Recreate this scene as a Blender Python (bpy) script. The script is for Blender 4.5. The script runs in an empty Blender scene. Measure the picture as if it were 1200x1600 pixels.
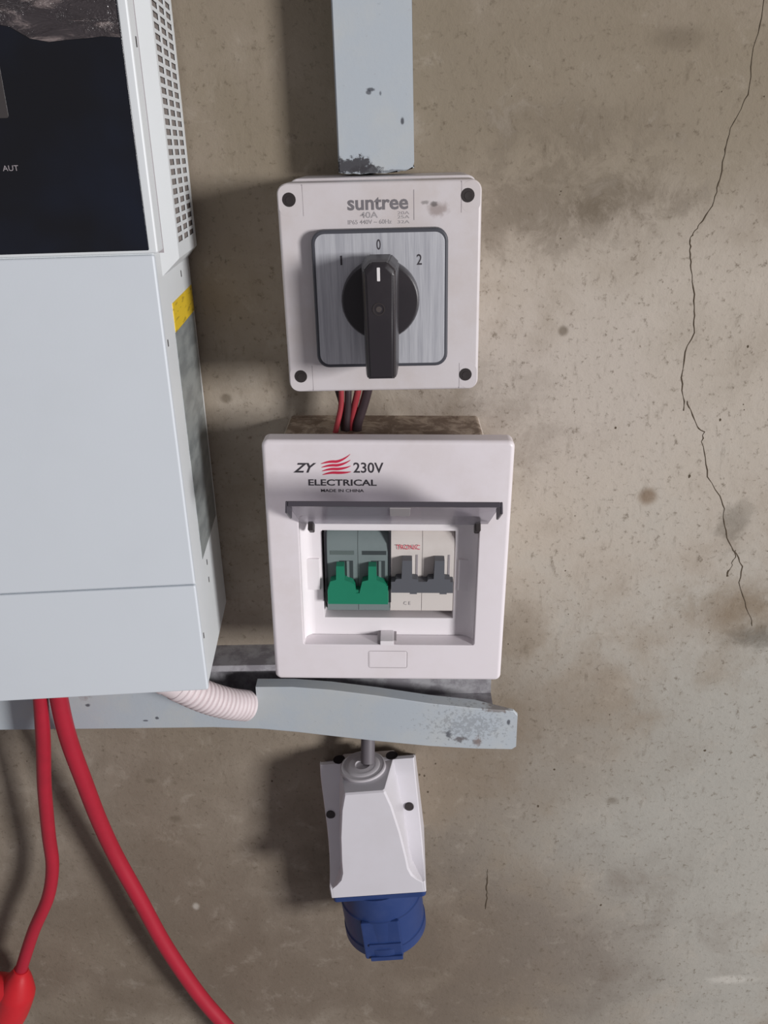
import bpy, bmesh, math, random
from mathutils import Vector, Matrix
random.seed(4)
S = bpy.context.scene
COL = S.collection
R = math.radians
Z0 = 1.4                                   # height of the breaker row above the floor (m)

# ---------------------------------------------------------------- camera, light, exposure
cd = bpy.data.cameras.new('camera'); cam = bpy.data.objects.new('camera', cd); COL.objects.link(cam)
cd.sensor_fit = 'HORIZONTAL'; cd.sensor_width = 36; cd.lens = 36 * 1320 / 1200; cd.clip_start = .01; cd.clip_end = 50
cam.matrix_world = (Matrix.Translation((0, -.49, 1.62)) @ Matrix.Rotation(R(1.5), 4, 'Z')
                    @ Matrix.Rotation(R(90 - 23.3), 4, 'X') @ Matrix.Rotation(R(-1.4), 4, 'Z'))
S.camera = cam
W = bpy.data.worlds.new('world'); S.world = W; W.use_nodes = True
W.node_tree.nodes['Background'].inputs[0].default_value = (.97, .92, .98, 1)
W.node_tree.nodes['Background'].inputs[1].default_value = .20

def area(name, loc, target, sx, sy, power, col):
    l = bpy.data.lights.new(name, 'AREA'); l.shape = 'RECTANGLE'; l.size = sx; l.size_y = sy
    l.energy = power; l.color = col
    o = bpy.data.objects.new(name, l); COL.objects.link(o); o.location = loc
    o.rotation_euler = (Vector(target) - Vector(loc)).to_track_quat('-Z', 'Y').to_euler()
    return o
area('doorway_daylight', (2.05, -1.9, 1.74), (0, 0, 1.42), .46, .52, 73, (1.0, .985, .985))
S.view_settings.view_transform = 'Standard'; S.view_settings.look = 'None'
S.view_settings.gamma = 1; S.view_settings.use_curve_mapping = False
S.view_settings.exposure = 0

# ---------------------------------------------------------------- helpers
def srgb(r, g, b):
    f = lambda c: (c/255/12.92) if c/255 <= .04045 else ((c/255 + .055)/1.055)**2.4
    return (f(r), f(g), f(b), 1)

def V(x, d, z):                             # mm: right, out from the wall, up from the breaker row
    return Vector((x/1000, -d/1000, Z0 + z/1000))

def L(x, d, z):                             # mm inside a thing's own frame
    return Vector((x/1000, -d/1000, z/1000))

class NT:
    def __init__(s, m):
        s.t = m.node_tree; s.n = s.t.nodes
        s.bsdf = s.n['Principled BSDF']
        s.tc = s.n.new('ShaderNodeTexCoord').outputs['Object']
    def link(s, a, b): s.t.links.new(a, b)
    def math(s, op, a, b=None, c=None, clamp=False):
        n = s.n.new('ShaderNodeMath'); n.operation = op; n.use_clamp = clamp
        for i, v in enumerate((a, b, c)):
            if v is None: continue
            if isinstance(v, (int, float)): n.inputs[i].default_value = v
            else: s.link(v, n.inputs[i])
        return n.outputs[0]
    def noise(s, scale, detail=4, rough=.6, stretch=None, dist=0):
        n = s.n.new('ShaderNodeTexNoise'); n.inputs['Scale'].default_value = scale
        n.inputs['Detail'].default_value = detail; n.inputs['Roughness'].default_value = rough
        n.inputs['Distortion'].default_value = dist
        if stretch:
            mp = s.n.new('ShaderNodeMapping'); mp.inputs['Scale'].default_value = stretch
            s.link(s.tc, mp.inputs[0]); s.link(mp.outputs[0], n.inputs['Vector'])
        else: s.link(s.tc, n.inputs['Vector'])
        return n.outputs['Fac']
    def ramp(s, v, a, b, lo=0., hi=1.):
        n = s.n.new('ShaderNodeMapRange'); n.interpolation_type = 'SMOOTHSTEP'
        n.inputs[1].default_value = a; n.inputs[2].default_value = b
        n.inputs[3].default_value = lo; n.inputs[4].default_value = hi
        s.link(v, n.inputs[0]); return n.outputs[0]
    def mix(s, f, a, b):
        n = s.n.new('ShaderNodeMix'); n.data_type = 'RGBA'
        if isinstance(f, (int, float)): n.inputs[0].default_value = f
        else: s.link(f, n.inputs[0])
        for v, k in ((a, 6), (b, 7)):
            if isinstance(v, tuple): n.inputs[k].default_value = v
            else: s.link(v, n.inputs[k])
        return n.outputs[2]
    def blob(s, cx, cy, cz, rx, rz, soft=.5, wob=1.2, nz=None, ry=1e3, k=1.):
        """1 inside an irregular ellipse, 0 outside (centre in metres, radii in mm)"""
        m = s.n.new('ShaderNodeMapping'); m.vector_type = 'POINT'
        m.inputs['Scale'].default_value = (1000/rx, 1000/ry, 1000/rz)
        m.inputs['Location'].default_value = (-cx*1000/rx, -cy*1000/ry, -cz*1000/rz)
        s.link(s.tc, m.inputs[0])
        ln = s.n.new('ShaderNodeVectorMath'); ln.operation = 'LENGTH'; s.link(m.outputs[0], ln.inputs[0])
        d = ln.outputs['Value']
        if nz is not None: d = s.math('ADD', d, s.math('MULTIPLY', s.math('SUBTRACT', nz, .5), wob*2))
        return s.ramp(d, 1+soft, 1-soft, 0., k)
    def bump(s, h, strength=.3, dist=.001):
        b = s.n.new('ShaderNodeBump'); b.inputs['Strength'].default_value = strength
        b.inputs['Distance'].default_value = dist; s.link(h, b.inputs['Height'])
        s.link(b.outputs[0], s.bsdf.inputs['Normal'])

def mat(name, col, rough=.5, metal=0, spec=.5):
    m = bpy.data.materials.new(name); m.use_nodes = True
    n = NT(m); n.bsdf.inputs['Base Color'].default_value = col
    n.bsdf.inputs['Roughness'].default_value = rough; n.bsdf.inputs['Metallic'].default_value = metal
    n.bsdf.inputs['Specular IOR Level'].default_value = spec
    return m, n

def plastic(name, col, dirt, rough=.45, amt=.35, scale=60, bump=.06):
    m, n = mat(name, col, rough)
    nz = n.noise(scale, 6, .65); big = n.noise(scale/5, 3)
    f = n.math('MULTIPLY', n.ramp(n.math('MULTIPLY', nz, big), .16, .42), amt)
    n.link(n.mix(f, col, dirt), n.bsdf.inputs['Base Color'])
    n.bump(n.noise(900, 2), bump, .0003)
    return m, n

def finish(bm, smooth_deg=35):
    bmesh.ops.recalc_face_normals(bm, faces=bm.faces)
    for f in bm.faces: f.smooth = True
    for e in bm.edges:
        if len(e.link_faces) == 2 and e.calc_face_angle(0) > R(smooth_deg): e.smooth = False
        elif len(e.link_faces) != 2: e.smooth = False

def obj(name, bm, m, parent=None, recalc=True):
    if recalc: finish(bm)
    me = bpy.data.meshes.new(name); bm.to_mesh(me); bm.free(); me.materials.append(m)
    o = bpy.data.objects.new(name, me); COL.objects.link(o)
    if recalc and len(me.polygons) < 4000:
        w = o.modifiers.new('shading', 'WEIGHTED_NORMAL'); w.keep_sharp = True
    if parent: o.parent = parent
    return o

def thing(name, label, cat, loc, rot=(0, 0, 0), group=None):
    o = bpy.data.objects.new(name, None); COL.objects.link(o); o.empty_display_size = .02
    o.location = loc; o.rotation_euler = rot; o['label'] = label; o['category'] = cat
    if group: o['group'] = group
    return o

def box(bm, x0, x1, d0, d1, z0, z1, bev=0, seg=2, F=L):
    vs = [bm.verts.new(F(x, d, z)) for x in (x0, x1) for d in (d0, d1) for z in (z0, z1)]
    fs = [bm.faces.new([vs[i] for i in q]) for q in ((0,1,3,2),(4,6,7,5),(0,4,5,1),(2,3,7,6),(0,2,6,4),(1,5,7,3))]
    bmesh.ops.recalc_face_normals(bm, faces=fs)
    if bev:
        es = {e for f in fs for e in f.edges}
        bmesh.ops.bevel(bm, geom=list(es), offset=bev/1000, segments=seg, profile=.5, affect='EDGES')
    return bm

def rrect(x0, x1, z0, z1, r, n=6):
    """rounded rectangle outline, list of (x, z)"""
    out = []
    for cx, cz, a in ((x1-r, z1-r, 0), (x0+r, z1-r, 90), (x0+r, z0+r, 180), (x1-r, z0+r, 270)):
        for i in range(n+1):
            t = R(a + 90*i/n); out.append((cx + r*math.cos(t), cz + r*math.sin(t)))
    return out

def stack(bm, rings, cap0=True, cap1=True):
    """skin a list of equal-length rings of points"""
    rs = [[bm.verts.new(p) for p in ring] for ring in rings]
    n = len(rs[0])
    for a, b in zip(rs, rs[1:]):
        for i in range(n): bm.faces.new((a[i], a[(i+1) % n], b[(i+1) % n], b[i]))
    if cap0: bm.faces.new(rs[0][::-1])
    if cap1: bm.faces.new(rs[-1])
    return rs

def slab(bm, x0, x1, z0, z1, r, d0, d1, bev=1., F=L, n=6, back=False):
    """rounded-rectangle plate from depth d0 to d1 with a rounded front edge"""
    rings = []
    if back: rings.append([F(x, d0, z) for x, z in rrect(x0+bev, x1-bev, z0+bev, z1-bev, max(r-bev, .05), n)])
    rings.append([F(x, d0+(bev if back else 0), z) for x, z in rrect(x0, x1, z0, z1, r, n)])
    for i in range(5):
        t = R(90*i/4); k = bev*(1-math.cos(t)); rings.append([F(x, d1-bev+bev*math.sin(t), z) for x, z in rrect(x0+k, x1-k, z0+k, z1-k, max(r-k, .05), n)])
    stack(bm, rings); return bm

def frame(bm, outer, inner, d0, d1, r=2, ri=1, bev=1.5, F=L, n=6):
    """plate with a rectangular opening: closed ring-shaped solid"""
    o = lambda k, d: [F(x, d, z) for x, z in rrect(outer[0]+k, outer[1]-k, outer[2]+k, outer[3]-k, max(r-k, .05), n)]
    i = lambda k, d: [F(x, d, z) for x, z in rrect(inner[0]-k, inner[1]+k, inner[2]-k, inner[3]+k, ri+k, n)]
    rings = [o(0, d0)] + [o(bev*(1-math.cos(R(t))), d1-bev+bev*math.sin(R(t))) for t in (0, 22, 45, 67, 90)]
    rings += [i(.6, d1), i(.2, d1-.2), i(0, d1-.6), i(0, d0)]
    rs = stack(bm, rings, False, False)
    a, b = rs[-1], rs[0]; m = len(a)
    for k in range(m): bm.faces.new((a[k], a[(k+1) % m], b[(k+1) % m], b[k]))
    return bm

def smooth_path(pts, sub=10):
    P = [Vector(p) for p in pts]; P = [2*P[0]-P[1]] + P + [2*P[-1]-P[-2]]
    out = []
    for i in range(1, len(P)-2):
        a, b, c, d = P[i-1:i+3]
        for k in range(sub):
            t = k/sub
            out.append(.5*((2*b) + (c-a)*t + (2*a-5*b+4*c-d)*t*t + (3*b-a-3*c+d)*t**3))
    out.append(P[-2]); return out

def tube(bm, path, rad, n=16, cap=True):
    """tube along a path; rad in metres, number or function of 0..1"""
    m = len(path); up = None; rings = []
    for i, p in enumerate(path):
        t = (path[min(i+1, m-1)] - path[max(i-1, 0)]).normalized()
        if up is None: up = t.orthogonal().normalized()
        up = (up - t*up.dot(t)).normalized(); s = t.cross(up)
        r = rad(i/(m-1)) if callable(rad) else rad
        rings.append([p + r*(math.cos(2*math.pi*k/n)*up + math.sin(2*math.pi*k/n)*s) for k in range(n)])
    stack(bm, rings, cap, cap); return bm

def lathe(bm, prof, centre, axis='d', n=32, F=L):
    """prof: (radius, height along axis); axis 'd' = out of the wall, 'z' = up"""
    rings = []
    for r, h in prof:
        ring = []
        for k in range(n):
            a = 2*math.pi*k/n; c, s = r*math.cos(a), r*math.sin(a)
            ring.append(F(centre[0]+c, h, centre[1]+s) if axis == 'd' else F(centre[0]+c, centre[1]+s, h))
        rings.append(ring)
    stack(bm, rings); return bm

def text(body, x0, x1, z0, z1, d, m, parent, name='lettering', bold=0., shear=0., rotz=0.):
    """flat lettering fitted to a box on a front face"""
    cu = bpy.data.curves.new(name, 'FONT'); cu.body = body; cu.size = 1; cu.offset = bold; cu.shear = shear
    cu.resolution_u = 3
    t = bpy.data.objects.new('tmp', cu); COL.objects.link(t)
    bpy.context.view_layer.update()
    me = bpy.data.meshes.new_from_object(t.evaluated_get(bpy.context.evaluated_depsgraph_get()))
    bpy.data.objects.remove(t); bpy.data.curves.remove(cu)
    xs = [v.co.x for v in me.vertices]; ys = [v.co.y for v in me.vertices]
    ax, bx, ay, by = min(xs), max(xs), min(ys), max(ys)
    for v in me.vertices:
        x = x0 + (v.co.x-ax)/(bx-ax)*(x1-x0); z = z0 + (v.co.y-ay)/(by-ay)*(z1-z0)
        if rotz: z += math.tan(rotz)*(x-x0)
        v.co = L(x, d, z)
    me.name = name; me.materials.clear(); me.materials.append(m)
    o = bpy.data.objects.new(name, me); COL.objects.link(o); o.parent = parent
    return o

def poly(bm, pts, d0, d1, F=L):
    """prism from an (x, z) outline"""
    return stack(bm, [[F(x, d0, z) for x, z in pts], [F(x, d1, z) for x, z in pts]])

# ---------------------------------------------------------------- materials
def wall_material():
    m, n = mat('rendered_cement', (1, 1, 1, 1), .93, spec=.15)
    nz = n.noise(17, 6, .6, dist=.3); mid = n.noise(45, 7, .72, dist=.4); fine = n.noise(240, 5, .72); big = n.noise(5.5, 4, .55)
    streak = n.noise(60, 6, .7, stretch=(2.2, 1, .8))
    brown = srgb(140, 127, 110); pale = srgb(164, 152, 137); grey = srgb(170, 168, 160); dark = srgb(104, 92, 76)
    c = n.mix(n.ramp(big, .36, .66), brown, pale)
    c = n.mix(n.math('MULTIPLY', n.ramp(mid, .40, .66), .30), c, srgb(136, 123, 107))
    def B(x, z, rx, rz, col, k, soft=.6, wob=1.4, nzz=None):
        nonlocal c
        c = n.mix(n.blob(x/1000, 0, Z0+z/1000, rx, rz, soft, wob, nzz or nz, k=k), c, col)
    B(120, 30, 150, 120, srgb(196, 185, 172), .7, .8)           # pale plaster right of the box, with some of the light's falloff painted in
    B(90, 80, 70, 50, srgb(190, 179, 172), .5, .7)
    B(250, -290, 165, 240, grey, .8, .6)  # greyer plaster, lower right
    B(170, 90, 110, 130, srgb(182, 173, 160), .5, .7)                        # brighter right centre: light falloff painted into the wall colour
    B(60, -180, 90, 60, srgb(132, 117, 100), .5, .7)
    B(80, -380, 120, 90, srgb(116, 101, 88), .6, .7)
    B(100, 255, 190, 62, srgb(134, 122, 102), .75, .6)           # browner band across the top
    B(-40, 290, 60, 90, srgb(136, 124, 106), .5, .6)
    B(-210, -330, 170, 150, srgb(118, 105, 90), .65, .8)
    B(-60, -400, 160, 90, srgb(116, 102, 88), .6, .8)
    B(78, 190, 46, 20, dark, .45, .9, 3.0, mid)                  # dark stains beside the switch
    B(60, 182, 24, 14, dark, .28, .9, 3.0, mid)
    B(103, 186, 10, 5, dark, .6, .7, 2., mid); B(130, 191, 22, 9, dark, .45, .8, 3., mid)
    B(95, 226, 38, 12, dark, .34, .9, 3., mid); B(142, 268, 12, 5, dark, .45, .7, 1.5, mid)
    B(151.7, 17.2, 5, 5, srgb(112, 84, 52), .7, .6, .6, mid)
    B(93, 121, 2.6, 2.6, dark, .7, .5, .6, mid)
    B(207, -4, 9, 13, srgb(100, 92, 80), .5, .7, 2.2, mid); B(236, -86, 16, 7, srgb(84, 76, 64), .6, .8, 2.5, mid)
    B(214, -62, 30, 14, srgb(126, 108, 86), .5, .8, 2., mid)
    B(-105.8, 84.6, 3, 2.6, dark, .7, .5, .6, mid); B(-175, -240, 4, 3, dark, .55, .6, .8, mid)
    B(-190, -204, 4, 2, dark, .55, .6, .8, mid); B(-222, -335, 4, 3, dark, .55, .6, .8, mid)
    B(-215, -417, 7, 5, dark, .4, .6, .8, mid); B(150, -225, 4, 3, dark, .5, .6, .8, mid)
    B(262, -414, 16, 4, srgb(205, 200, 190), .5, .6, 1.2, mid); B(-170, -330, 2.5, 3.5, srgb(215, 210, 200), .5, .6, .6, mid)
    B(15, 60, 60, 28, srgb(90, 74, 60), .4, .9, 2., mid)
    # speckle and trowel streaks of the cement itself
    c = n.mix(n.math('MULTIPLY', n.ramp(fine, .54, .70), .55), c, dark)
    sp = n.noise(120, 5, .75)
    c = n.mix(n.math('MULTIPLY', n.ramp(sp, .57, .70), .5), c, dark)
    c = n.mix(n.math('MULTIPLY', n.ramp(streak, .56, .74), .45), c, dark)
    c = n.mix(n.math('MULTIPLY', n.ramp(mid, .46, .30), .22), c, srgb(190, 180, 166))
    hs = n.n.new('ShaderNodeHueSaturation'); hs.inputs['Saturation'].default_value = .90; n.link(c, hs.inputs['Color']); c = hs.outputs[0]
    n.link(c, n.bsdf.inputs['Base Color'])
    h = n.math('ADD', n.math('MULTIPLY', mid, .8), n.math('MULTIPLY', fine, .35))
    n.bump(h, .5, .0016)
    return m
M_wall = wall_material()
M_dark, _ = mat('crack_shadow_dirt', srgb(88, 78, 66), .95, spec=.05)
M_box, n = plastic('box_white_plastic', srgb(232, 225, 229), srgb(205, 193, 186), .38, .25)
M_panel, n = plastic('panel_white_plastic', srgb(236, 231, 234), srgb(215, 206, 202), .4, .2)
def base_mat():
    m, n = mat('dusty_box_base', srgb(210, 200, 190), .7)
    nz = n.noise(70, 6, .75, dist=.6)
    up = n.n.new('ShaderNodeNewGeometry'); sep = n.n.new('ShaderNodeSeparateXYZ'); n.link(up.outputs['Normal'], sep.inputs[0])
    top = n.ramp(sep.outputs[2], .5, .9)                        # dust lies on the upward face
    f = n.math('MULTIPLY', n.ramp(nz, .36, .56), top)
    c = n.mix(n.math('MULTIPLY', top, .8), srgb(210, 200, 190), srgb(176, 158, 140))
    n.link(n.mix(n.math('MULTIPLY', f, .8), c, srgb(104, 84, 70)), n.bsdf.inputs['Base Color']); return m
M_base = base_mat()
M_iso, n = plastic('switch_housing_plastic', srgb(213, 207, 209), srgb(190, 176, 165), .42, .35, 45)
b = n.blob(.0275, 0, .037, 4.2, 2.6, .6, 1., n.noise(300, 3), k=.55)
c0 = n.bsdf.inputs['Base Color'].links[0].from_socket
c1 = n.mix(b, c0, srgb(120, 98, 88))
c1 = n.mix(n.blob(.0257, 0, .0395, 1.6, 1.2, .4, .8, n.noise(700, 3), k=.75), c1, srgb(90, 84, 82))
c1 = n.mix(n.blob(.0215, 0, .0402, 1.9, .8, .5, .8, n.noise(700, 3), k=.6), c1, srgb(110, 104, 102))
n.link(c1, n.bsdf.inputs['Base Color'])
M_hole, _ = mat('screw_dark', srgb(48, 42, 42), .5)
M_screw, _ = mat('screw_steel', srgb(95, 88, 86), .45, .6)
M_black, n = plastic('knob_black_plastic', srgb(42, 38, 42), srgb(54, 49, 52), .38, .5, 80)
M_gasket, _ = mat('plate_rim_plastic', srgb(72, 73, 80), .5)
def brushed():
    m, n = mat('brushed_aluminium', srgb(196, 198, 204), .45, .35)
    nz = n.noise(420, 4, .8, stretch=(1, 1, .03))
    n.link(n.mix(n.ramp(nz, .35, .68), srgb(206, 207, 212), srgb(178, 179, 186)), n.bsdf.inputs['Base Color'])
    n.bump(nz, .1, .0002); return m
M_alu = brushed()
M_ink, _ = mat('grey_ink', srgb(118, 114, 118), .6)
M_faint, _ = mat('faded_grey_ink', srgb(164, 159, 161), .6)
M_inkd, _ = mat('dark_ink', srgb(58, 54, 60), .6)
M_inkr, _ = mat('red_ink', srgb(205, 40, 74), .6)
M_white, _ = mat('white_mark', srgb(230, 226, 226), .5)
M_groove, _ = mat('groove_shadow_dirt', srgb(158, 151, 154), .8)
M_inv, n = plastic('inverter_white_enamel', srgb(212, 218, 224), srgb(200, 205, 210), .42, .2, 25)
M_invv, n = plastic('inverter_lit_side_enamel', srgb(224, 228, 230), srgb(208, 210, 208), .42, .2, 25)  # lighter copy of the enamel: brightness of the lamp-facing side put into the colour
M_void, _ = mat('dark_interior', srgb(46, 42, 44), .9, spec=.1)
M_vent, _ = mat('vent_mesh_interior', srgb(128, 120, 116), .8)
def screen_mat():
    m, n = mat('gloss_black_panel', srgb(20, 22, 28), .12, spec=.5)
    nz = n.noise(14, 3)
    n.link(n.mix(n.ramp(nz, .4, .7), srgb(19, 20, 25), srgb(22, 27, 40)), n.bsdf.inputs['Base Color'])
    n.link(n.ramp(n.noise(60, 4), .3, .7, .1, .2), n.bsdf.inputs['Roughness']); return m
M_screen = screen_mat()
M_disp, _ = mat('display_glass', srgb(66, 62, 62), .3)
def film_mat():
    m, n = mat('protective_film', srgb(90, 80, 80), .22, spec=.9)
    nz = n.noise(70, 5, .7, stretch=(.6, 1, 2.0), dist=.9)
    n.link(n.mix(n.ramp(nz, .5, .66), srgb(60, 54, 56), srgb(132, 120, 118)), n.bsdf.inputs['Base Color'])  # pale streaks paint the reflections along the film's wrinkles
    n.bump(nz, .9, .004); return m
M_film = film_mat()
M_yellow, n = mat('yellow_sticker', srgb(226, 192, 48), .5)
lz = n.noise(200, 2, .5, stretch=(1, .3, 2.2)); n.link(n.mix(n.math('MULTIPLY', n.ramp(lz, .56, .66), .5), srgb(226, 192, 48), srgb(120, 100, 40)), n.bsdf.inputs['Base Color'])
M_glabel, n = mat('grey_rating_label', srgb(140, 146, 146), .35)
lz = n.noise(120, 4, .6, stretch=(1, .3, 1)); n.link(n.mix(n.ramp(lz, .4, .64), srgb(148, 153, 152), srgb(124, 129, 130)), n.bsdf.inputs['Base Color'])

def trunk_mat(name, spots, dirt=.25):
    m, n = mat(name, srgb(176, 186, 192), .5)
    nz = n.noise(30, 5, .65); fn = n.noise(330, 4, .7)
    c = n.mix(n.ramp(nz, .4, .7), srgb(178, 186, 193), srgb(184, 189, 191))
    c = n.mix(n.math('MULTIPLY', n.ramp(fn, .64, .76), dirt), c, srgb(120, 120, 122))
    for (x, z, rx, rz, k, col, soft, wob) in spots:
        c = n.mix(n.blob(x/1000, 0, z/1000, rx, rz, soft, wob, fn, k=k), c, srgb(*col))
    n.link(c, n.bsdf.inputs['Base Color']); n.bump(fn, .12, .0006); return m
DK = (66, 68, 76)
# trunking stains are laid out in each trunking's own frame (mm)
M_tv = trunk_mat('vertical_trunking_plastic', [
    (-12, 4.2, 10.5, 3.6, .95, (58, 56, 60), .25, 1.6), (-4, 2, 7, 2.2, .9, (58, 56, 60), .3, 1.6),
    (-1.5, 38.5, 1.7, .8, .85, DK, .4, .8), (-2.5, 37.3, 1.2, .9, .8, DK, .4, .8), (3.3, 36.6, .55, 1.0, .7, DK, .4, .6),
    (13.9, 24, .8, 1.5, .9, DK, .4, .6), (9, 1.0, 9, .8, .6, DK, .4, 1.2)])
M_th = trunk_mat('horizontal_trunking_plastic', [
    (67, -131, 1.2, 2, .85, DK, .4, .8), (35, -144, 3.5, 2, .85, (90, 80, 80), .5, 1.6), (27, -140, 1.5, 3, .85, DK, .5, 1.6),
    (47, -146, 2.5, 3.5, .8, (120, 100, 92), .5, 1.6), (40, -133, 14, 7, .45, (120, 122, 126), .6, 7.), (60, -121, 8, 2, .7, (110, 96, 88), .5, 1.6),
    (-103, -119, .7, .8, .9, DK, .3, .4), (-168, -128, 1.2, 1, .85, DK, .4, .8), (-176, -130, 1.6, .6, .8, DK, .4, .8),
    (-213, -117, 1.6, 1.2, .85, DK, .4, .8), (-214, -108, 4, 4, .5, (120, 90, 90), .6, 1.6)], .3)
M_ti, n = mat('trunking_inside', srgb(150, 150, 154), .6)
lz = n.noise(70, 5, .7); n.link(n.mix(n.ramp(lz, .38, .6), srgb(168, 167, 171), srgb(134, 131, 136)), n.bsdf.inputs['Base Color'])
M_ribbed, _ = plastic('ribbed_conduit_plastic', srgb(226, 214, 216), srgb(190, 178, 176), .5, .3)
M_red, _ = plastic('red_cable_pvc', srgb(176, 30, 52), srgb(150, 28, 44), .48, .4, 60)
M_redb, _ = plastic('red_boot_rubber', srgb(206, 34, 44), srgb(170, 26, 34), .4, .4, 40)
M_wr, _ = mat('red_wire_pvc', srgb(160, 56, 64), .45)
M_wb, _ = mat('black_wire_pvc', srgb(62, 50, 54), .4)
M_gcab, _ = mat('grey_cable_pvc', srgb(104, 99, 104), .55)
M_plug, _ = plastic('socket_white_plastic', srgb(216, 213, 219), srgb(200, 195, 196), .42, .2)
M_gland, _ = plastic('gland_grey_plastic', srgb(198, 194, 198), srgb(172, 167, 168), .5, .3)
M_blue, n = plastic('socket_blue_plastic', srgb(38, 60, 112), srgb(62, 78, 126), .42, .5, 70)
M_bgrey, n = plastic('breaker_grey_plastic', srgb(122, 134, 134), srgb(104, 114, 116), .45, .4, 80)
M_bwhite, _ = plastic('breaker_white_plastic', srgb(214, 207, 202), srgb(190, 180, 172), .45, .3, 80)
M_green, _ = plastic('toggle_green_plastic', srgb(30, 128, 98), srgb(22, 108, 84), .4, .4, 80)
M_tgrey, _ = mat('toggle_grey_plastic', srgb(92, 94, 100), .45)
M_bblack, _ = mat('breaker_black_edge', srgb(36, 36, 42), .5)
M_slot, _ = mat('slot_dark', srgb(54, 62, 64), .7)
def smoke():
    m = bpy.data.materials.new('smoked_clear_plastic'); m.use_nodes = True; t = m.node_tree
    t.nodes.remove(t.nodes['Principled BSDF'])
    a = t.nodes.new('ShaderNodeBsdfTransparent'); a.inputs[0].default_value = (.78, .77, .80, 1)
    g = t.nodes.new('ShaderNodeBsdfPrincipled'); g.inputs['Base Color'].default_value = srgb(150, 146, 152); g.inputs['Roughness'].default_value = .22
    mx = t.nodes.new('ShaderNodeMixShader'); mx.inputs[0].default_value = .36
    t.links.new(a.outputs[0], mx.inputs[1]); t.links.new(g.outputs[0], mx.inputs[2])
    t.links.new(mx.outputs[0], t.nodes['Material Output'].inputs[0]); return m
M_smoke = smoke()
M_lip, _ = mat('smoked_plastic_edge', srgb(74, 70, 77), .35)

# ---------------------------------------------------------------- the setting: one cement wall
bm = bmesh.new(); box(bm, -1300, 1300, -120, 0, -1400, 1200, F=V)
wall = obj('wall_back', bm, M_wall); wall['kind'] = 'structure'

def ribbon(bm, pts, wid, d=.25):
    """thin jagged crack line lying on the wall, widths in mm"""
    vs = []
    P = []
    for i in range(len(pts)-1):                        # add jitter between the traced bends
        (x0, z0), (x1, z1) = pts[i], pts[i+1]
        for k in range(3):
            t = k/3; P.append((x0+(x1-x0)*t+random.uniform(-.5, .5), z0+(z1-z0)*t))
    P.append(pts[-1])
    for i, (x, z) in enumerate(P):
        w = wid(i/len(P))*random.uniform(.55, 1.5)/2
        a = P[max(i-1, 0)]; b = P[min(i+1, len(P)-1)]
        dx, dz = b[0]-a[0], b[1]-a[1]; l = math.hypot(dx, dz) or 1
        nx, nz = -dz/l*w, dx/l*w
        vs.append([bm.verts.new(V(x+nx, 0.02, z+nz)), bm.verts.new(V(x, d, z)), bm.verts.new(V(x-nx, 0.02, z-nz))])
    for a, b in zip(vs, vs[1:]):
        bm.faces.new((a[0], a[1], b[1], b[0])); bm.faces.new((a[1], a[2], b[2], b[1]))
crack = [(182, 330), (181, 300), (182, 283.4), (182.4, 272.3), (180.7, 262.4), (180.7, 249.4), (180.6, 241.1), (178.2, 234.6), (175.1, 228.6), (173, 219.5),
         (172.9, 213.2), (171.5, 200.6), (170.7, 194.2), (169.2, 187.1), (165.3, 179.6), (163.4, 177), (161.3, 173), (159.6, 170.6), (160, 166.3), (161.2, 160), (162.1, 154.2),
         (164.5, 143.7), (166.9, 133), (167, 125.7), (168.6, 118.4), (164.1, 107.4), (163.6, 92.2), (166.5, 80.6), (167.5, 72)]
bm = bmesh.new(); ribbon(bm, crack, lambda t: .62 if t > .3 else .5); obj('crack', bm, M_dark, wall)
crack2 = [(168.8, 78), (171.5, 72.6), (176.5, 62), (181.3, 58.5), (180.9, 52.4), (183.8, 42.1), (187.3, 29.5), (196.1, 16.5), (200.4, 7.8), (201.2, -1),
          (204, -10), (207, -16.7), (212, -23.6), (217.4, -32.8), (217, -44.5), (222.4, -58.8), (228.3, -71), (230.1, -77.4)]
bm = bmesh.new(); ribbon(bm, crack2, lambda t: .65); obj('crack', bm, M_dark, wall)
bm = bmesh.new(); ribbon(bm, [(59.9, -292), (60.4, -303), (59.9, -313), (60.6, -322), (59.6, -334)], lambda t: .9 if .2 < t < .9 else .4); obj('crack', bm, M_dark, wall)
bm = bmesh.new(); ribbon(bm, [(211, -21), (212, -26), (210.2, -29), (210.6, -33), (208.6, -36), (208.9, -40)], lambda t: .5 + .6*(t > .7)); obj('crack', bm, M_dark, wall)
bm = bmesh.new()
pits = [(36, 193, .6), (12, -201, .8), (14.5, -216, .9), (8.4, -200, .8), (62, -160, .9), (20, -190, .7), (-60, -205, .4),
        (-100, -205, .8), (176, 30, .9), (190, 66, .8), (128, 62, .7), (200, 110, .7), (106, -196, .8), (96, -230, .9), (150, -330, .9), (212, -180, .8), (-150, -204, .4)]
for i in range(26): pits.append((random.uniform(55, 260), random.uniform(-160, 260), random.uniform(.2, .45)))
for i in range(14): pits.append((random.uniform(-320, 40), random.uniform(-420, -180), random.uniform(.25, .5)))
for x, z, r in pits:
    vs = [bm.verts.new(V(x + r*random.uniform(.7, 1.3)*math.cos(a*math.pi/3.5), .06, z + 1.25*r*random.uniform(.7, 1.3)*math.sin(a*math.pi/3.5))) for a in range(7)]
    bm.faces.new(vs)
o = obj('pits', bm, M_dark, wall); o['kind'] = 'stuff'

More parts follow.
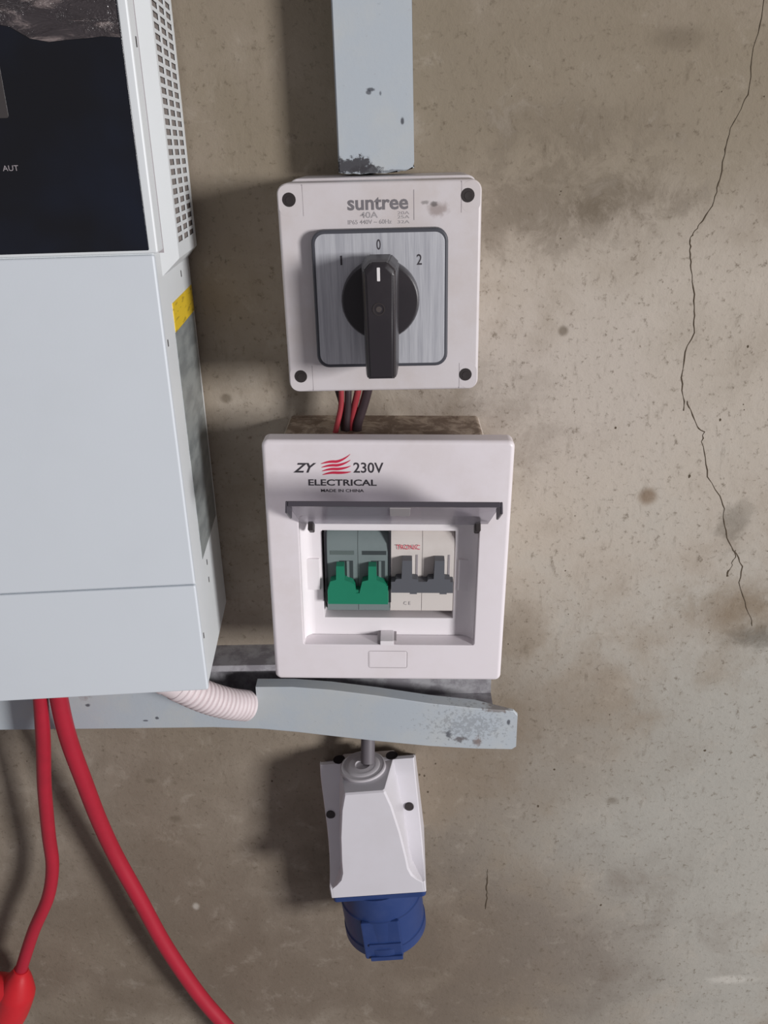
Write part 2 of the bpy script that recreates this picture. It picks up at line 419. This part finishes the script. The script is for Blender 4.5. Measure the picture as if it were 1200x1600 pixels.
# ---------------------------------------------------------------- inverter (local: x right, d = minus depth behind the front, z up from its bottom)
inv = thing('power_inverter', 'large white wall-hung power inverter with a glossy black panel, cut off by the left edge', 'inverter', V(-110.5, 100, -54), (0, 0, R(4.6)))
bm = bmesh.new(); box(bm, -300, 0, -98.5, -2.2, 0, 425, 1.6)
obj('body', bm, M_invv, inv)
bm = bmesh.new(); slab(bm, -300, .3, 66, 232.5, 1.2, -3, 0, 1.1); obj('front_cover', bm, M_inv, inv)
bm = bmesh.new(); slab(bm, -300, .3, -.3, 65.3, 1.2, -3, 0, 1.1); obj('terminal_cover', bm, M_inv, inv)
bm = bmesh.new(); slab(bm, -300, 2.2, 233, 425, 1.2, -14, -.4, 1.0); obj('upper_frame', bm, M_invv, inv)
bm = bmesh.new(); slab(bm, -296, -1.5, 234.5, 421, .6, -.4, .3, .3)
scr = obj('black_panel', bm, M_screen, inv); scr['label'] = 'glossy black front panel'
bm = bmesh.new(); slab(bm, -190, -52, 289, 322, 1, .3, .45, .1); obj('display', bm, M_disp, scr)
text('AUT', -58.4, -51.8, 268.6, 270.8, .4, M_groove, scr)
bm = bmesh.new()
nx, nz_ = 40, 8
g = [[bm.verts.new(L(-290 + 288*i/nx, .5 + .5*random.random(), (327 - 5*math.sin(i/nx*2.6) + random.uniform(-1.2, 1.2) - (6 if i > 34 else 0)) if k == 0 else 327 + (415-327)*k/nz_)) for k in range(nz_+1)] for i in range(nx+1)]
for i in range(nx):
    for k in range(nz_): bm.faces.new((g[i][k], g[i+1][k], g[i+1][k+1], g[i][k+1]))
o = obj('protective_film', bm, M_film, scr); o['label'] = 'wrinkled peeling clear film along the top of the black panel'
# vented side panel standing proud of the side, real openings
vs_, ve_ = 27, 97                                     # depth behind the front
bm = bmesh.new()
zb, zt = 227, 425
cols = [(38, 52.5), (56.5, 71), (75, 89.5)]
ds = [34] + [v for c in cols for v in c] + [95]
rows = []; z = zb + 7
while z < zt - 6: rows.append((z, z + 2.7)); z += 4.35
zs = [zb] + [v for r in rows for v in r] + [zt]
gx = 5.6
grid = [[bm.verts.new(L(gx, -d, z)) for z in zs] for d in ds]
for i in range(len(ds)-1):
    for k in range(len(zs)-1):
        if i % 2 == 1 and k % 2 == 1: continue
        bm.faces.new((grid[i][k], grid[i][k+1], grid[i+1][k+1], grid[i+1][k]))
geo = bmesh.ops.extrude_face_region(bm, geom=list(bm.faces))
bmesh.ops.translate(bm, verts=[v for v in geo['geom'] if isinstance(v, bmesh.types.BMVert)], vec=L(-.35, 0, 0))
# bevelled shoulders around the perforated sheet
def quad(a, b, c, d): bm.faces.new([bm.verts.new(p) for p in (a, b, c, d)])
quad(L(0, -16, zb-6), L(0, -16, zt), L(gx, -34, zt), L(gx, -34, zb))
quad(L(gx, -95, zb), L(gx, -95, zt), L(0, -98, zt), L(0, -98, zb-2))
quad(L(0, -16, zb-6), L(gx, -34, zb), L(gx, -95, zb), L(0, -98, zb-6))
quad(L(0, -98, zb-6), L(gx, -95, zb), L(gx, -95, zb), L(0, -98, zb-2)) if False else None
side = obj('vent_panel', bm, M_invv, inv)
bm = bmesh.new(); box(bm, .1, 4.8, -94, -36, zb+2, zt-2); obj('vent_backing', bm, M_vent, side)
bm = bmesh.new(); slab(bm, -75, -12, 0, 14, .5, 0, .15, .1)
def side_plate(name, d0, d1, z0, z1, m, x=.25):
    bm = bmesh.new(); box(bm, -.1, x, -d1, -d0, z0, z1); return obj(name, bm, m, inv)
bm.free()
o = side_plate('warning_sticker', 31.5, 95, 191.8, 206, M_yellow, .35); o['label'] = 'yellow warning sticker'
o = side_plate('rating_label', 30, 92, 66, 191.6, M_glabel); o['label'] = 'long grey rating label'
side_plate('side_seam', 13.2, 13.9, 232, 425, M_groove, 2.4)
for d, z in ((66, 214), (8, 189.5), (42.5, 56), (42, 45), (6.5, 29)):
    bm = bmesh.new(); box(bm, -.1, .3, -d-1.2, -d, z, z+3.4, .2, 1); obj('screw', bm, M_hole, inv)
bm = bmesh.new(); box(bm, 2.0, 2.5, -9.5, -8.5, 315, 319); obj('screw', bm, M_hole, inv)
bm = bmesh.new(); box(bm, -260, -160, -108, -98, 200, 240); obj('mounting_bracket', bm, M_screw, inv)

# ---------------------------------------------------------------- vertical trunking above the switch
tv = thing('vertical_trunking', 'pale blue-grey vertical cable trunking coming down to the rotary switch', 'trunking', V(-12, 0, 208), (0, R(-.25), 0))
bm = bmesh.new()
e = [(-19.2, 0), (-19.0, 2), (19.2, 2), (19.2, 0)]
pts = [(-18.3, 420), (-18.3, 1.5), (-13, 1.0), (-6, .4), (4, .8), (12, 2.2), (18.3, 2.8), (18.3, 420)]
poly(bm, pts, 0, 27); obj('channel', bm, M_tv, tv)
pts = [(-18.9, 420), (-18.9, 1), (-14, .3), (-8, .8), (-3, -.3), (5, .9), (11, .6), (15, 1.8), (18.9, 2.2), (19.6, 2.8), (18.8, 5), (18.9, 420)]
bm = bmesh.new(); poly(bm, pts, 8, 28.6); bmesh.ops.bevel(bm, geom=[e for e in bm.edges if all(abs(v.co.y+.0286) < 1e-5 for v in e.verts)], offset=.0007, segments=2, affect='EDGES')
obj('snap_cover', bm, M_tv, tv)

# ---------------------------------------------------------------- rotary changeover switch
iso = thing('rotary_switch', 'white square rotary changeover switch with a black turn handle at zero', 'switch', V(-9.8, 0, 156))
bm = bmesh.new(); slab(bm, -45, 47.5, -47.6, 51.2, 5, 0, 46, .8); obj('back_box', bm, M_iso, iso)
bm = bmesh.new(); slab(bm, -47.8, 48, -49.6, 50, 5, 46.2, 70, 1.6, back=True); lid = obj('lid', bm, M_iso, iso)
for sx, x0, x1 in ((-1, -47.1, -35.8), (1, 38.6, 47.3)):
    for z0, z1 in ((-48.9, -36), (35.4, 49.3)):
        bm = bmesh.new(); a, b = (x0, x1)
        slab(bm, a, b, z0, z1, 4.0 if min(b-a, 12) > 8.5 else 3.5, 69.2, 70.04, .03)
        c = obj('screw_cover', bm, M_iso, lid)
        bm = bmesh.new()
        if sx < 0: box(bm, x1, x1+.22, 69.8, 70.06, z0, z1)
        else: box(bm, x0-.22, x0, 69.8, 70.06, z0, z1)
        obj('seam', bm, M_groove, lid)
for x, z in ((-42.1, 42.8), (41.4, 43), (-41.7, -41.4), (41.6, -41.9)):
    bm = bmesh.new(); lathe(bm, [(3.2, 69.9), (3.2, 70.12), (2.9, 70.14), (.01, 70.1)], (x, z), n=20); s = obj('screw_hole', bm, M_hole, lid)
    bm = bmesh.new(); lathe(bm, [(2.1, 70.0), (1.9, 70.3), (.01, 70.25)], (x+.3, z-.3), n=14); obj('screw', bm, M_hole, s)
bm = bmesh.new(); box(bm, 16.2, 16.5, 69.9, 70.1, 32.6, 46); obj('seam', bm, M_groove, lid)
text('suntree', -14.8, 13.7, 37.4, 43.1, 70.12, M_ink, lid, bold=.022)
text('40A', -9, -.6, 33.9, 36.7, 70.12, M_faint, lid, bold=.01)
text('IP65 440V ~ 60Hz', -14.8, 5.8, 31.2, 33.2, 70.12, M_faint, lid, bold=.008)
for k, z in enumerate((36.0, 34.2, 32.0)): text(('20A', '25A', '32A')[k], 8.6, 14.2, z-.8, z+.6, 70.12, M_faint, lid)
bm = bmesh.new(); slab(bm, -32.3, 32.2, -35.8, 29.4, 6, 70, 76, 1.0); plate = obj('plate_rim', bm, M_gasket, iso)
bm = bmesh.new(); slab(bm, -30.6, 30.5, -34.1, 27.7, 4.6, 75, 76.25, .15); face = obj('dial_plate', bm, M_alu, iso)
face['label'] = 'brushed silver dial plate marked 1, 0 and 2'
text('0', -1.5, .5, 20.1, 24.9, 76.32, M_inkd, face, bold=.01)
text('1', -18.8, -17.9, 13.5, 17.8, 76.32, M_inkd, face, bold=.01)
text('2', 17.3, 19.8, 12.9, 17.8, 76.32, M_inkd, face, bold=.01)
bm = bmesh.new(); lathe(bm, [(18.6, 76), (18.5, 82), (17.8, 84), (17.0, 84.4), (0.01, 84.4)], (-.1, -2.4), n=48)
knob = obj('knob_base', bm, M_black, iso)
bm = bmesh.new()
# the grip: a tapering bar, chamfered on both sides
rings = []
for d, k, e in ((84, 1.6, .0), (98, .8, .0), (103.5, 0, .0), (104.8, -1.1, -.8)):
    xl0, xl1 = -7.0-k, -6.4-k; xr0, xr1 = 7.4+k, 6.6+k
    top, bot = 17.6+.9*k+e, -35.3-e+.4
    if d < 99: bot = -33 - (d-84)*.12
    rings.append([L(xl1, d, bot), L(xr1, d, bot), L(xr0, d, top-3.5), L(xr0-3.5, d, top), L(xl0+3.5, d, top), L(xl0, d, top-3.5)])
stack(bm, rings); bmesh.ops.bevel(bm, geom=list(bm.edges), offset=.0006, segments=2, affect='EDGES')
grip = obj('turn_handle', bm, M_black, iso)
bm = bmesh.new(); slab(bm, -.9, .5, 9.7, 15.6, .3, 104.6, 105, .1); obj('pointer_mark', bm, M_white, grip)
bm = bmesh.new(); lathe(bm, [(2.9, 104.7), (2.9, 105), (2.3, 105), (2.1, 104.7)], (-.4, -2.6), n=20); hh = obj('screw_hole', bm, M_hole, grip)
bm = bmesh.new(); lathe(bm, [(1.5, 104.6), (1.3, 104.95)], (-.4, -2.6), n=12); obj('screw', bm, M_screw, hh)

# ---------------------------------------------------------------- wires from the switch into the box
def cable(name, label, cat, pts, r, m, group=None, sub=10):
    bm = bmesh.new(); P = smooth_path([V(*p) for p in pts], sub)
    o0 = P[0].copy(); tube(bm, [p-o0 for p in P], r/1000, 14)
    o = obj(name, bm, m); o.location = o0; o['label'] = label; o['category'] = cat
    if group: o['group'] = group
    return o
cable('black_wire', 'black wire at the left, crossing behind the red wire under the rotary switch', 'wire', [(-37.5, 30, 108.2), (-36.5, 30, 98), (-34.5, 29, 88), (-34.5, 29, 78), (-34, 29, 71.9)], 1.7, M_wb)
cable('red_wire', 'red wire furthest left at the top of the consumer box', 'wire', [(-34, 34, 108.2), (-34, 34, 98), (-34.6, 33, 88), (-37, 33, 78), (-38.6, 33, 71.9)], 1.55, M_wr)
cable('black_wire', 'dark wire in the middle, between the two red wires', 'wire', [(-30, 33, 108.2), (-30.2, 33, 98), (-30.8, 32, 88), (-32, 31, 78), (-32.4, 30, 71.9)], 2.0, M_wb)
cable('red_wire', 'red wire right of the middle, leaving the switch beside the thick black wire', 'wire', [(-24, 33, 108.2), (-24.6, 33, 98), (-27, 31, 88), (-29, 29, 78), (-29.6, 28, 71.9)], 1.9, M_wr)
cable('black_wire', 'thick black wire furthest right under the rotary switch', 'wire', [(-18, 33, 108.2), (-19.2, 32, 98), (-22, 31, 88), (-25.4, 30, 78), (-26.4, 29, 71.9)], 2.7, M_wb)

# ---------------------------------------------------------------- consumer box
BR = R(1.2); BO = V(-9.5, 0, 7.6)
cb = thing('breaker_box', 'white plastic breaker box printed 230V ELECTRICAL, its smoked flap open', 'breaker box', BO, (0, BR, 0))
bm = bmesh.new()
frame(bm, (-60, 54, -58, 64.5), (-57.5, 51.5, -55.5, 62), 0, 64, 3, 1, .4)
box(bm, -58, 52, 0, 2, -56, 62.5)
obj('back_box', bm, M_base, cb)
bm = bmesh.new(); frame(bm, (-65.8, 65.8, -73.6, 73.6), (-48.4, 49.4, -49.4, 31), 64.2, 75, 3.5, 1.2, 2.4)
cover = obj('cover', bm, M_box, cb)
bm = bmesh.new(); frame(bm, (-54, 55, -54, 36), (-36.9, 37.4, -38.2, 17.2), 52, 63.6, 1, .4, .3)
inner = obj('inner_panel', bm, M_panel, cb)
# rounded cheeks of the recess, left and right
for s, xa, xb in ((-1, -48.3, -42.5), (1, 49.3, 40.0)):
    bm = bmesh.new(); prof = []
    for i in range(9):
        t = R(90*i/8); prof.append((xb+(xa-xb)*(math.sin(t)), 63.6 + 7.5*(1-math.cos(t))))
    prof.append((xa, 63.6))
    stack(bm, [[L(x, d, -49.3) for x, d in prof], [L(x, d, 27) for x, d in prof]]); obj('recess_cheek', bm, M_panel, inner)
for x0, x1 in ((-48.2, -38.6), (39.6, 48.2)):
    bm = bmesh.new(); slab(bm, x0, x1, -19.5, .3, .4, 63, 65, .4); obj('tab', bm, M_panel, inner)
bm = bmesh.new(); box(bm, -6, 5, 63.6, 74, -49.3, -47.2, .2, 1); la = obj('latch_slot', bm, M_groove, cover)
bm = bmesh.new(); box(bm, -4.3, 3.4, 63.8, 75.6, -49.5, -46.6, .3); la = obj('latch', bm, M_panel, cover)
bm = bmesh.new(); slab(bm, -10.6, 10.6, -64.4, -54.2, .8, 74.6, 75.12, .12); pr = obj('press_pad', bm, M_box, cover)
bm = bmesh.new(); frame(bm, (-11, 11, -64.8, -53.8), (-10.7, 10.7, -64.5, -54.1), 74.7, 75.05, .9, .8, .02); obj('seam', bm, M_groove, cover)
# print on the cover (local x = world + 9.5, small turn already in the frame)
text('ZY', -49.6, -37.4, 55.9, 61.3, 75.15, M_inkd, cover, shear=.4, bold=.024)
text('230V', -18.0, -2.3, 55.9, 61.7, 75.15, M_inkd, cover, bold=.012)
text('ELECTRICAL', -41.9, -5.9, 48.6, 52.2, 75.15, M_inkd, cover, bold=.02)
text('MADE IN CHINA', -35.4, -12.7, 45.0, 46.7, 75.15, M_inkd, cover, bold=.012)
for k in range(4):                                     # four red swooshes, longer and more upswept to the top
    bm = bmesh.new(); up, lo = [], []
    x0, x1 = -35.0+.2*k, -19.6+.1*k
    for i in range(17):
        t = i/16; x = x0+(x1-x0)*t
        z = 60.9-2.05*k + 1.0*math.sin(t*math.pi*1.3) + .6*t + (5.2-1.1*k)*max(0, t-.5)**1.5*3.0
        w = .2 + 1.25*math.sin(math.pi*t)**.8
        up.append((x, z+w/2)); lo.append((x, z-w/2))
    poly(bm, up + lo[::-1], 75.05, 75.15); obj('emblem', bm, M_inkr, cover)
# smoked flap, swung up and open
flap = bpy.data.objects.new('flap', None); COL.objects.link(flap); flap.parent = cb
flap.location = L(2.5, 72, 26.5); flap.rotation_euler = (R(-32), 0, 0)
bpy.data.objects.remove(flap)
def FL(x, o, t):                                       # o = distance out from the hinge, t = above the sheet
    a = R(33); return L(3.4+x, 73 + o*math.cos(a) - t*math.sin(a), 25.5 + o*math.sin(a) + t*math.cos(a))
bm = bmesh.new(); slabpts = rrect(-50.3, 50.3, 0, 60, 3)
stack(bm, [[FL(x, o, 0) for x, o in slabpts], [FL(x, o, 1.3) for x, o in slabpts]])
fl = obj('flap', bm, M_smoke, cb); fl['label'] = 'open smoked see-through flap'
bm = bmesh.new()
def fbox(bm, x0, x1, o0, o1, t0, t1, bev=.3): return box(bm, x0, x1, o0, o1, t0, t1, bev, 1, F=FL)
fbox(bm, -50, 50, 59.8, 61.4, -1.2, 1.3); obj('flap_lip', bm, M_lip, fl)
bm = bmesh.new(); fbox(bm, -2, 8, 30, 52, -.5, 0, .1); obj('moulded_mark', bm, M_faint, fl)
for s in (-1, 1):
    bm = bmesh.new(); fbox(bm, s*50.5-.6, s*50.5+.6, 44, 61, -4.4, 1.4); obj('flap_rim', bm, M_lip, fl)
    bm = bmesh.new(); fbox(bm, s*45-1.5, s*45+1.5, -6, 3, -4, 1, .5); obj('hinge', bm, M_hole, fl)

# ---------------------------------------------------------------- the two double-pole breakers
def in_box(x, d, z): return BO + Matrix.Rotation(BR, 3, 'Y') @ L(x, d, z)
def breaker(name, label, x, mb, green):
    t = thing(name, label, 'circuit breaker', in_box(x, 2.2, -7.2), (0, BR, 0))
    bm = bmesh.new()
    w = 17.9
    for s in (-1, 1):                                   # two poles side by side
        a, b = (-w, -.12) if s < 0 else (.12, w)
        prof = [(4, -38), (40, -38), (44, -29), (60.5, -28), (64.3, -25.6), (64.8, -24.4), (64.8, 12), (64.2, 17), (61, 22.3), (58, 24), (44, 26), (40, 38), (4, 38)]
        stack(bm, [[L(a, d-2.2, z) for d, z in prof], [L(b, d-2.2, z) for d, z in prof]])
    obj('body', bm, mb, t)
    for s in (-1, 1):
        cx = s*9
        def B(nm, x0, x1, d0, d1, z0, z1, m, bev=.3, par=t):
            bm = bmesh.new(); box(bm, x0, x1, d0-2.2, d1-2.2, z0, z1, bev, 1); return obj(nm, bm, m, par)
        if green:
            B('toggle_slot', cx-1.5, cx+6.3, 64.2, 65.0, -9, 6.5, M_slot, .1)
            B('slot_bridge', cx+2.6, cx+4.1, 64.2, 65.5, -9, 6.5, mb, .1)
            B('printed_strip', cx-6.6, cx+7, 64.4, 64.95, 10.2, 12.6, M_slot if s > 0 else M_inkg, .05)
        else:
            B('toggle_slot', cx-2.4, cx+3.8, 64.2, 65.0, -9, 9.2, M_bwhite, .1)
            B('slot_bridge', cx+5.4, cx+6.6, 64.2, 65.1, -6, 10.5, M_groove, .1)
            B('indicator', cx+1.8-.5*s, cx+5.8-.5*s, 64.2, 65.0, -14.6, -12.8, M_tgrey, .1)
    if green:
        for s in (-1, 1):
            B('side_edge', s*17.95-.75, s*17.95+.75, 10, 65.4, -20, 24.4, M_bblack, .2)
    m = M_green if green else M_tgrey
    bm = bmesh.new()
    if green:
        pts = [(-17, -18), (17, -18), (17, -6)]
        for cx in (9, -9):
            pts += [(cx+7.4, -6.2), (cx+6, -4.6), (cx+1.6, -2.6), (cx+1.4, 6), (cx-2.9, 6), (cx-3.1, -2.6), (cx-6.4, -3.6), (cx-7.4, -7.6)]
            if cx > 0: pts += [(.9, -11), (-.9, -11)]
        pts += [(-17, -9)]
        poly(bm, pts, 63, 68)
    else:
        pts = [(-17.4, -10.2), (17.4, -10.2), (17.4, -3.2)]
        for cx in (9, -9):
            pts += [(cx+6.8, -3.2), (cx+6.5, -1.8), (cx+3.4, -1.4), (cx+3.2, 10), (cx-2.2, 10), (cx-2.6, -1.4), (cx-5.6, -1.6), (cx-6.4, -3.2)]
        pts += [(-17.4, -3.4)]
        poly(bm, pts, 63, 68.5)
    for v in bm.verts:                                  # the handles lean outwards at the top of their stroke
        if v.co.y < -.066: v.co.y -= max(0, -.0006 - .0*v.co.z); v.co.z -= .0004
    tg = obj('toggle', bm, m, t); tg['label'] = 'linked green toggles' if green else 'linked dark grey toggles'
    if green:
        bm = bmesh.new(); box(bm, -17.3, 17.3, 63-2.2, 69.6-2.2, -18.2, -9.6, .7); obj('toggle_bar', bm, M_green, tg)
    return t
M_inkg, _ = mat('dark_green_print', srgb(92, 104, 102), .6)
g = breaker('circuit_breaker', 'grey double-pole circuit breaker with linked green toggles, left in the box', -17.0, M_bgrey, True)
w_ = breaker('circuit_breaker', 'white double-pole circuit breaker with dark grey toggles and red print, right in the box', 19.2, M_bwhite, False)
text('TRONIC', -14.6, -1.4, 13.8, 16.7, 65.0-2.2+.3, M_inkr, w_)
text('C E', -10.2, -6.2, -21.6, -19.4, 65.0-2.2+.05, M_faint, w_)

# ---------------------------------------------------------------- horizontal trunking
th = thing('horizontal_trunking', 'pale blue-grey horizontal cable trunking under the box, with a loose sagging cover', 'trunking', V(0, 0, 0))
bm = bmesh.new()
def chan(x0, x1, pr):
    stack(bm, [[L(x, d, z+.02*max(0, x+126)) for d, z in pr] for x in (x0, x1)])
prof = [(0, -133), (0, -90), (25, -90), (25, -94.5), (23.3, -94.5), (23.3, -91.6), (1.6, -91.6), (1.6, -131.4), (23.3, -131.4), (23.3, -128), (25, -128), (25, -133)]
chan(-330, 58, prof)
obj('channel', bm, M_ti, th)
# cover: a sheet with top and bottom flanges, notched for the ribbed conduit, sagging to the right
bm = bmesh.new()
st = [(-330, -95, -137.2, 26.5), (-160, -95, -136.4, 26.5), (-131, -95, -136.2, 26.5), (-130.9, -116.5, -136.2, 26.5), (-99.6, -116, -137.6, 26.6), (-99.5, -104.0, -137.6, 26.6),
      (-75, -104.0, -140.2, 27), (-50, -105.8, -143.2, 28), (-20, -109.5, -146.4, 29.5), (15, -115.4, -150.0, 30.5), (45, -119.5, -152.4, 30.5), (70, -122.4, -153.6, 30), (72.8, -125.5, -151.5, 30)]
rings = []
for x, zt_, zb_, d in st:
    back = d-9 if x > -99.55 and x < 60 else d-1.6
    rings.append([L(x, back, zt_+.6), L(x, d-.5, zt_), L(x, d, zt_-.8), L(x, d, zb_+.8), L(x, d-.5, zb_), L(x, d-10, zb_),
                  L(x, d-10, zb_+1.3), L(x, d-1.5, zb_+1.3), L(x, d-1.5, zt_-1.4), L(x, back, zt_-.8)])
stack(bm, rings); obj('snap_cover', bm, M_th, th)

# ---------------------------------------------------------------- ribbed conduit from the inverter into the trunking
bm = bmesh.new(); P = smooth_path([V(-154, 62, -66), V(-142, 57, -79), V(-129, 48, -95), V(-117, 38, -108), V(-106, 26, -119)], 70)
o0 = P[0].copy(); nr = 23
def ribr(t): return (10.3 - 1.7*(1-abs(math.sin(math.pi*nr*t)))**2)/1000 if t > .30 else (9.9 + .5*(math.sin(math.pi*7*t) > -.5))/1000
tube(bm, [p-o0 for p in P], ribr, 28)
rc = obj('ribbed_conduit', bm, M_ribbed); rc.location = o0; rc['label'] = 'short white ribbed flexible conduit between the inverter and the notched trunking'; rc['category'] = 'conduit'

# ---------------------------------------------------------------- red cables
c1 = thing('red_cable', 'left red battery cable, curving back to a bulky red boot at the lower left', 'cable', V(-226, 60, -60), group=None)
O1 = V(-226, 60, -60)
def tpart(name, pts, r, m, par, org, n=18, sub=10):
    bm = bmesh.new(); tube(bm, [p-org for p in smooth_path([V(*p) for p in pts], sub)], r, n); return obj(name, bm, m, par)
tpart('sheath', [(-228, 52, -57), (-231, 50, -90), (-237.5, 47, -130), (-248, 39, -175), (-256, 33, -222), (-260.5, 30, -256), (-270, 29, -288), (-287, 29, -322), (-302, 29, -357), (-308, 29, -372)], .0047, M_red, c1, O1)
tpart('terminal_boot', [(-305, 29, -364), (-308, 30, -374), (-314, 32, -392), (-324, 34, -412), (-340, 36, -430)], lambda t: .0056 + .0085*min(1, t*2.4)**1.3, M_redb, c1, O1)
tpart('boot_sleeve', [(-312, 31, -385), (-325, 31, -383), (-352, 31, -380)], .0118, M_redb, c1, O1)
c2 = thing('red_cable', 'right red battery cable, sweeping down to the right across the bare wall', 'cable', V(-216, 60, -60)); O2 = V(-216, 60, -60)
tpart('sheath', [(-217, 52, -57), (-219.8, 50, -96), (-221, 46, -130), (-219.5, 40, -170), (-218, 33, -210), (-213, 29, -247), (-202, 28, -290), (-190, 28, -335), (-176.5, 28, -374), (-165, 28, -402), (-152, 28, -428), (-136, 28, -460)], .0056, M_red, c2, O2)

# ---------------------------------------------------------------- grey cable and industrial socket
cable('grey_cable', 'short grey cable dropping from the trunking into the blue-capped socket', 'cable', [(-26.5, 15, -134), (-26.8, 18, -145), (-27.2, 23, -156), (-27.5, 27, -166)], 4.8, M_gcab)
SO = V(-25, 0, -210); SR = (0, R(-5.0), 0)
so = thing('industrial_socket', 'white wall-mounted industrial socket with a round blue cap underneath', 'socket', SO, SR)
bm = bmesh.new()
prof = [(0, 26), (8, 30), (18, 40), (21, 40), (25.5, 34), (27, 29), (30, 14), (33, -2), (37, -13), (43, -22), (50, -28), (57, -31.5), (60.5, -32.5), (61, -34), (61, -41.5), (60, -42.5), (0, -42.5)]
ins = [(0, 0)]
rs = []
for x, k in ((-32.9, .8), (-32.2, 0), (32.2, 0), (32.9, .8)):
    rs.append([L(x, max(d-k, 0), z - (k if z > 40 else (-k if z < -42 else 0))) for d, z in prof])
stack(bm, rs); hb = obj('mounting_housing', bm, M_plug, so)
bm = bmesh.new(); rings = []
for z, hf, hb_, d in ((43.2, 12.8, 18.0, 54.3), (42.4, 13.4, 18.6, 55.6), (31, 16.6, 20.4, 57), (10, 20.0, 22.6, 59), (-10, 22, 23.4, 60.3), (-20, 22.6, 23.8, 60.8), (-26, 24.5, 25.6, 61), (-30, 28, 28.6, 61.1), (-33, 31.6, 31.8, 61.1), (-41.4, 31.8, 32.0, 61.1)):
    bk = z if z < 40 else z-9
    rings.append([L(-hb_, 4, bk), L(-hb_, 22, min(z, bk+6)), L(-hf-.4, d-1.2, z), L(-hf+.8, d, z), L(hf-.8, d, z), L(hf+.4, d-1.2, z), L(hb_, 22, min(z, bk+6)), L(hb_, 4, bk)])
stack(bm, rings); obj('front_housing', bm, M_plug, so)
bm = bmesh.new(); lathe(bm, [(16.0, 36), (15.5, 43.4), (14.6, 43.7), (14.0, 43.5), (11.8, 43.6), (11.3, 44.0), (9.4, 44.4), (8.8, 44.2), (5.2, 44.6), (4.6, 43.6)], (-2.0, 29), 'z', 36); obj('cable_gland', bm, M_gland, so)
for x in (-19.5, 17.5):
    bm = bmesh.new(); lathe(bm, [(4.2, 36), (4.2, 40.6), (3.6, 40.4)], (x, 17), 'z', 18); obj('dark_notch', bm, M_void, so)  # dark pieces stand in for the shade in the notches beside the gland
for x, z in ((-29.6, 5.2), (26.6, 7)):
    d = 31.2; bm = bmesh.new(); lathe(bm, [(3.2, d-1.5), (3.2, d+1.0), (2.6, d+1.1)], (x*.985, z), n=20); obj('screw', bm, M_hole, so)
bm = bmesh.new(); slab(bm, -32.0, 32.4, 0, 60.6, 3, 0, 1, .3); bm.free()
bm = bmesh.new()                                        # blue flange under the housing
pts = rrect(-32.2, 32.4, 1, 60.6, 3)
stack(bm, [[L(x, d, -42.4) for x, d in pts], [L(x, d, -46.2) for x, d in pts]]); obj('flange', bm, M_blue, so)
bm = bmesh.new()
lathe(bm, [(28.6, -46), (28.8, -66), (29.6, -66.6), (29.6, -70), (29.2, -92), (30.0, -92.5), (30.0, -99.5), (28.5, -101), (.01, -101)], (-1.8, 33.5), 'z', 56); obj('cap', bm, M_blue, so)
bm = bmesh.new(); box(bm, -16, 11.5, 50, 62.6, -101.5, -66, 1.6); hp = obj('cap_latch', bm, M_blue, so)
bm = bmesh.new(); box(bm, -12, 11, 60, 63.8, -88.5, -86, .6); obj('ridge', bm, M_blue, hp)
bm = bmesh.new(); box(bm, -12, 11, 60, 64.2, -101.8, -98, .6); obj('ridge', bm, M_blue, hp)
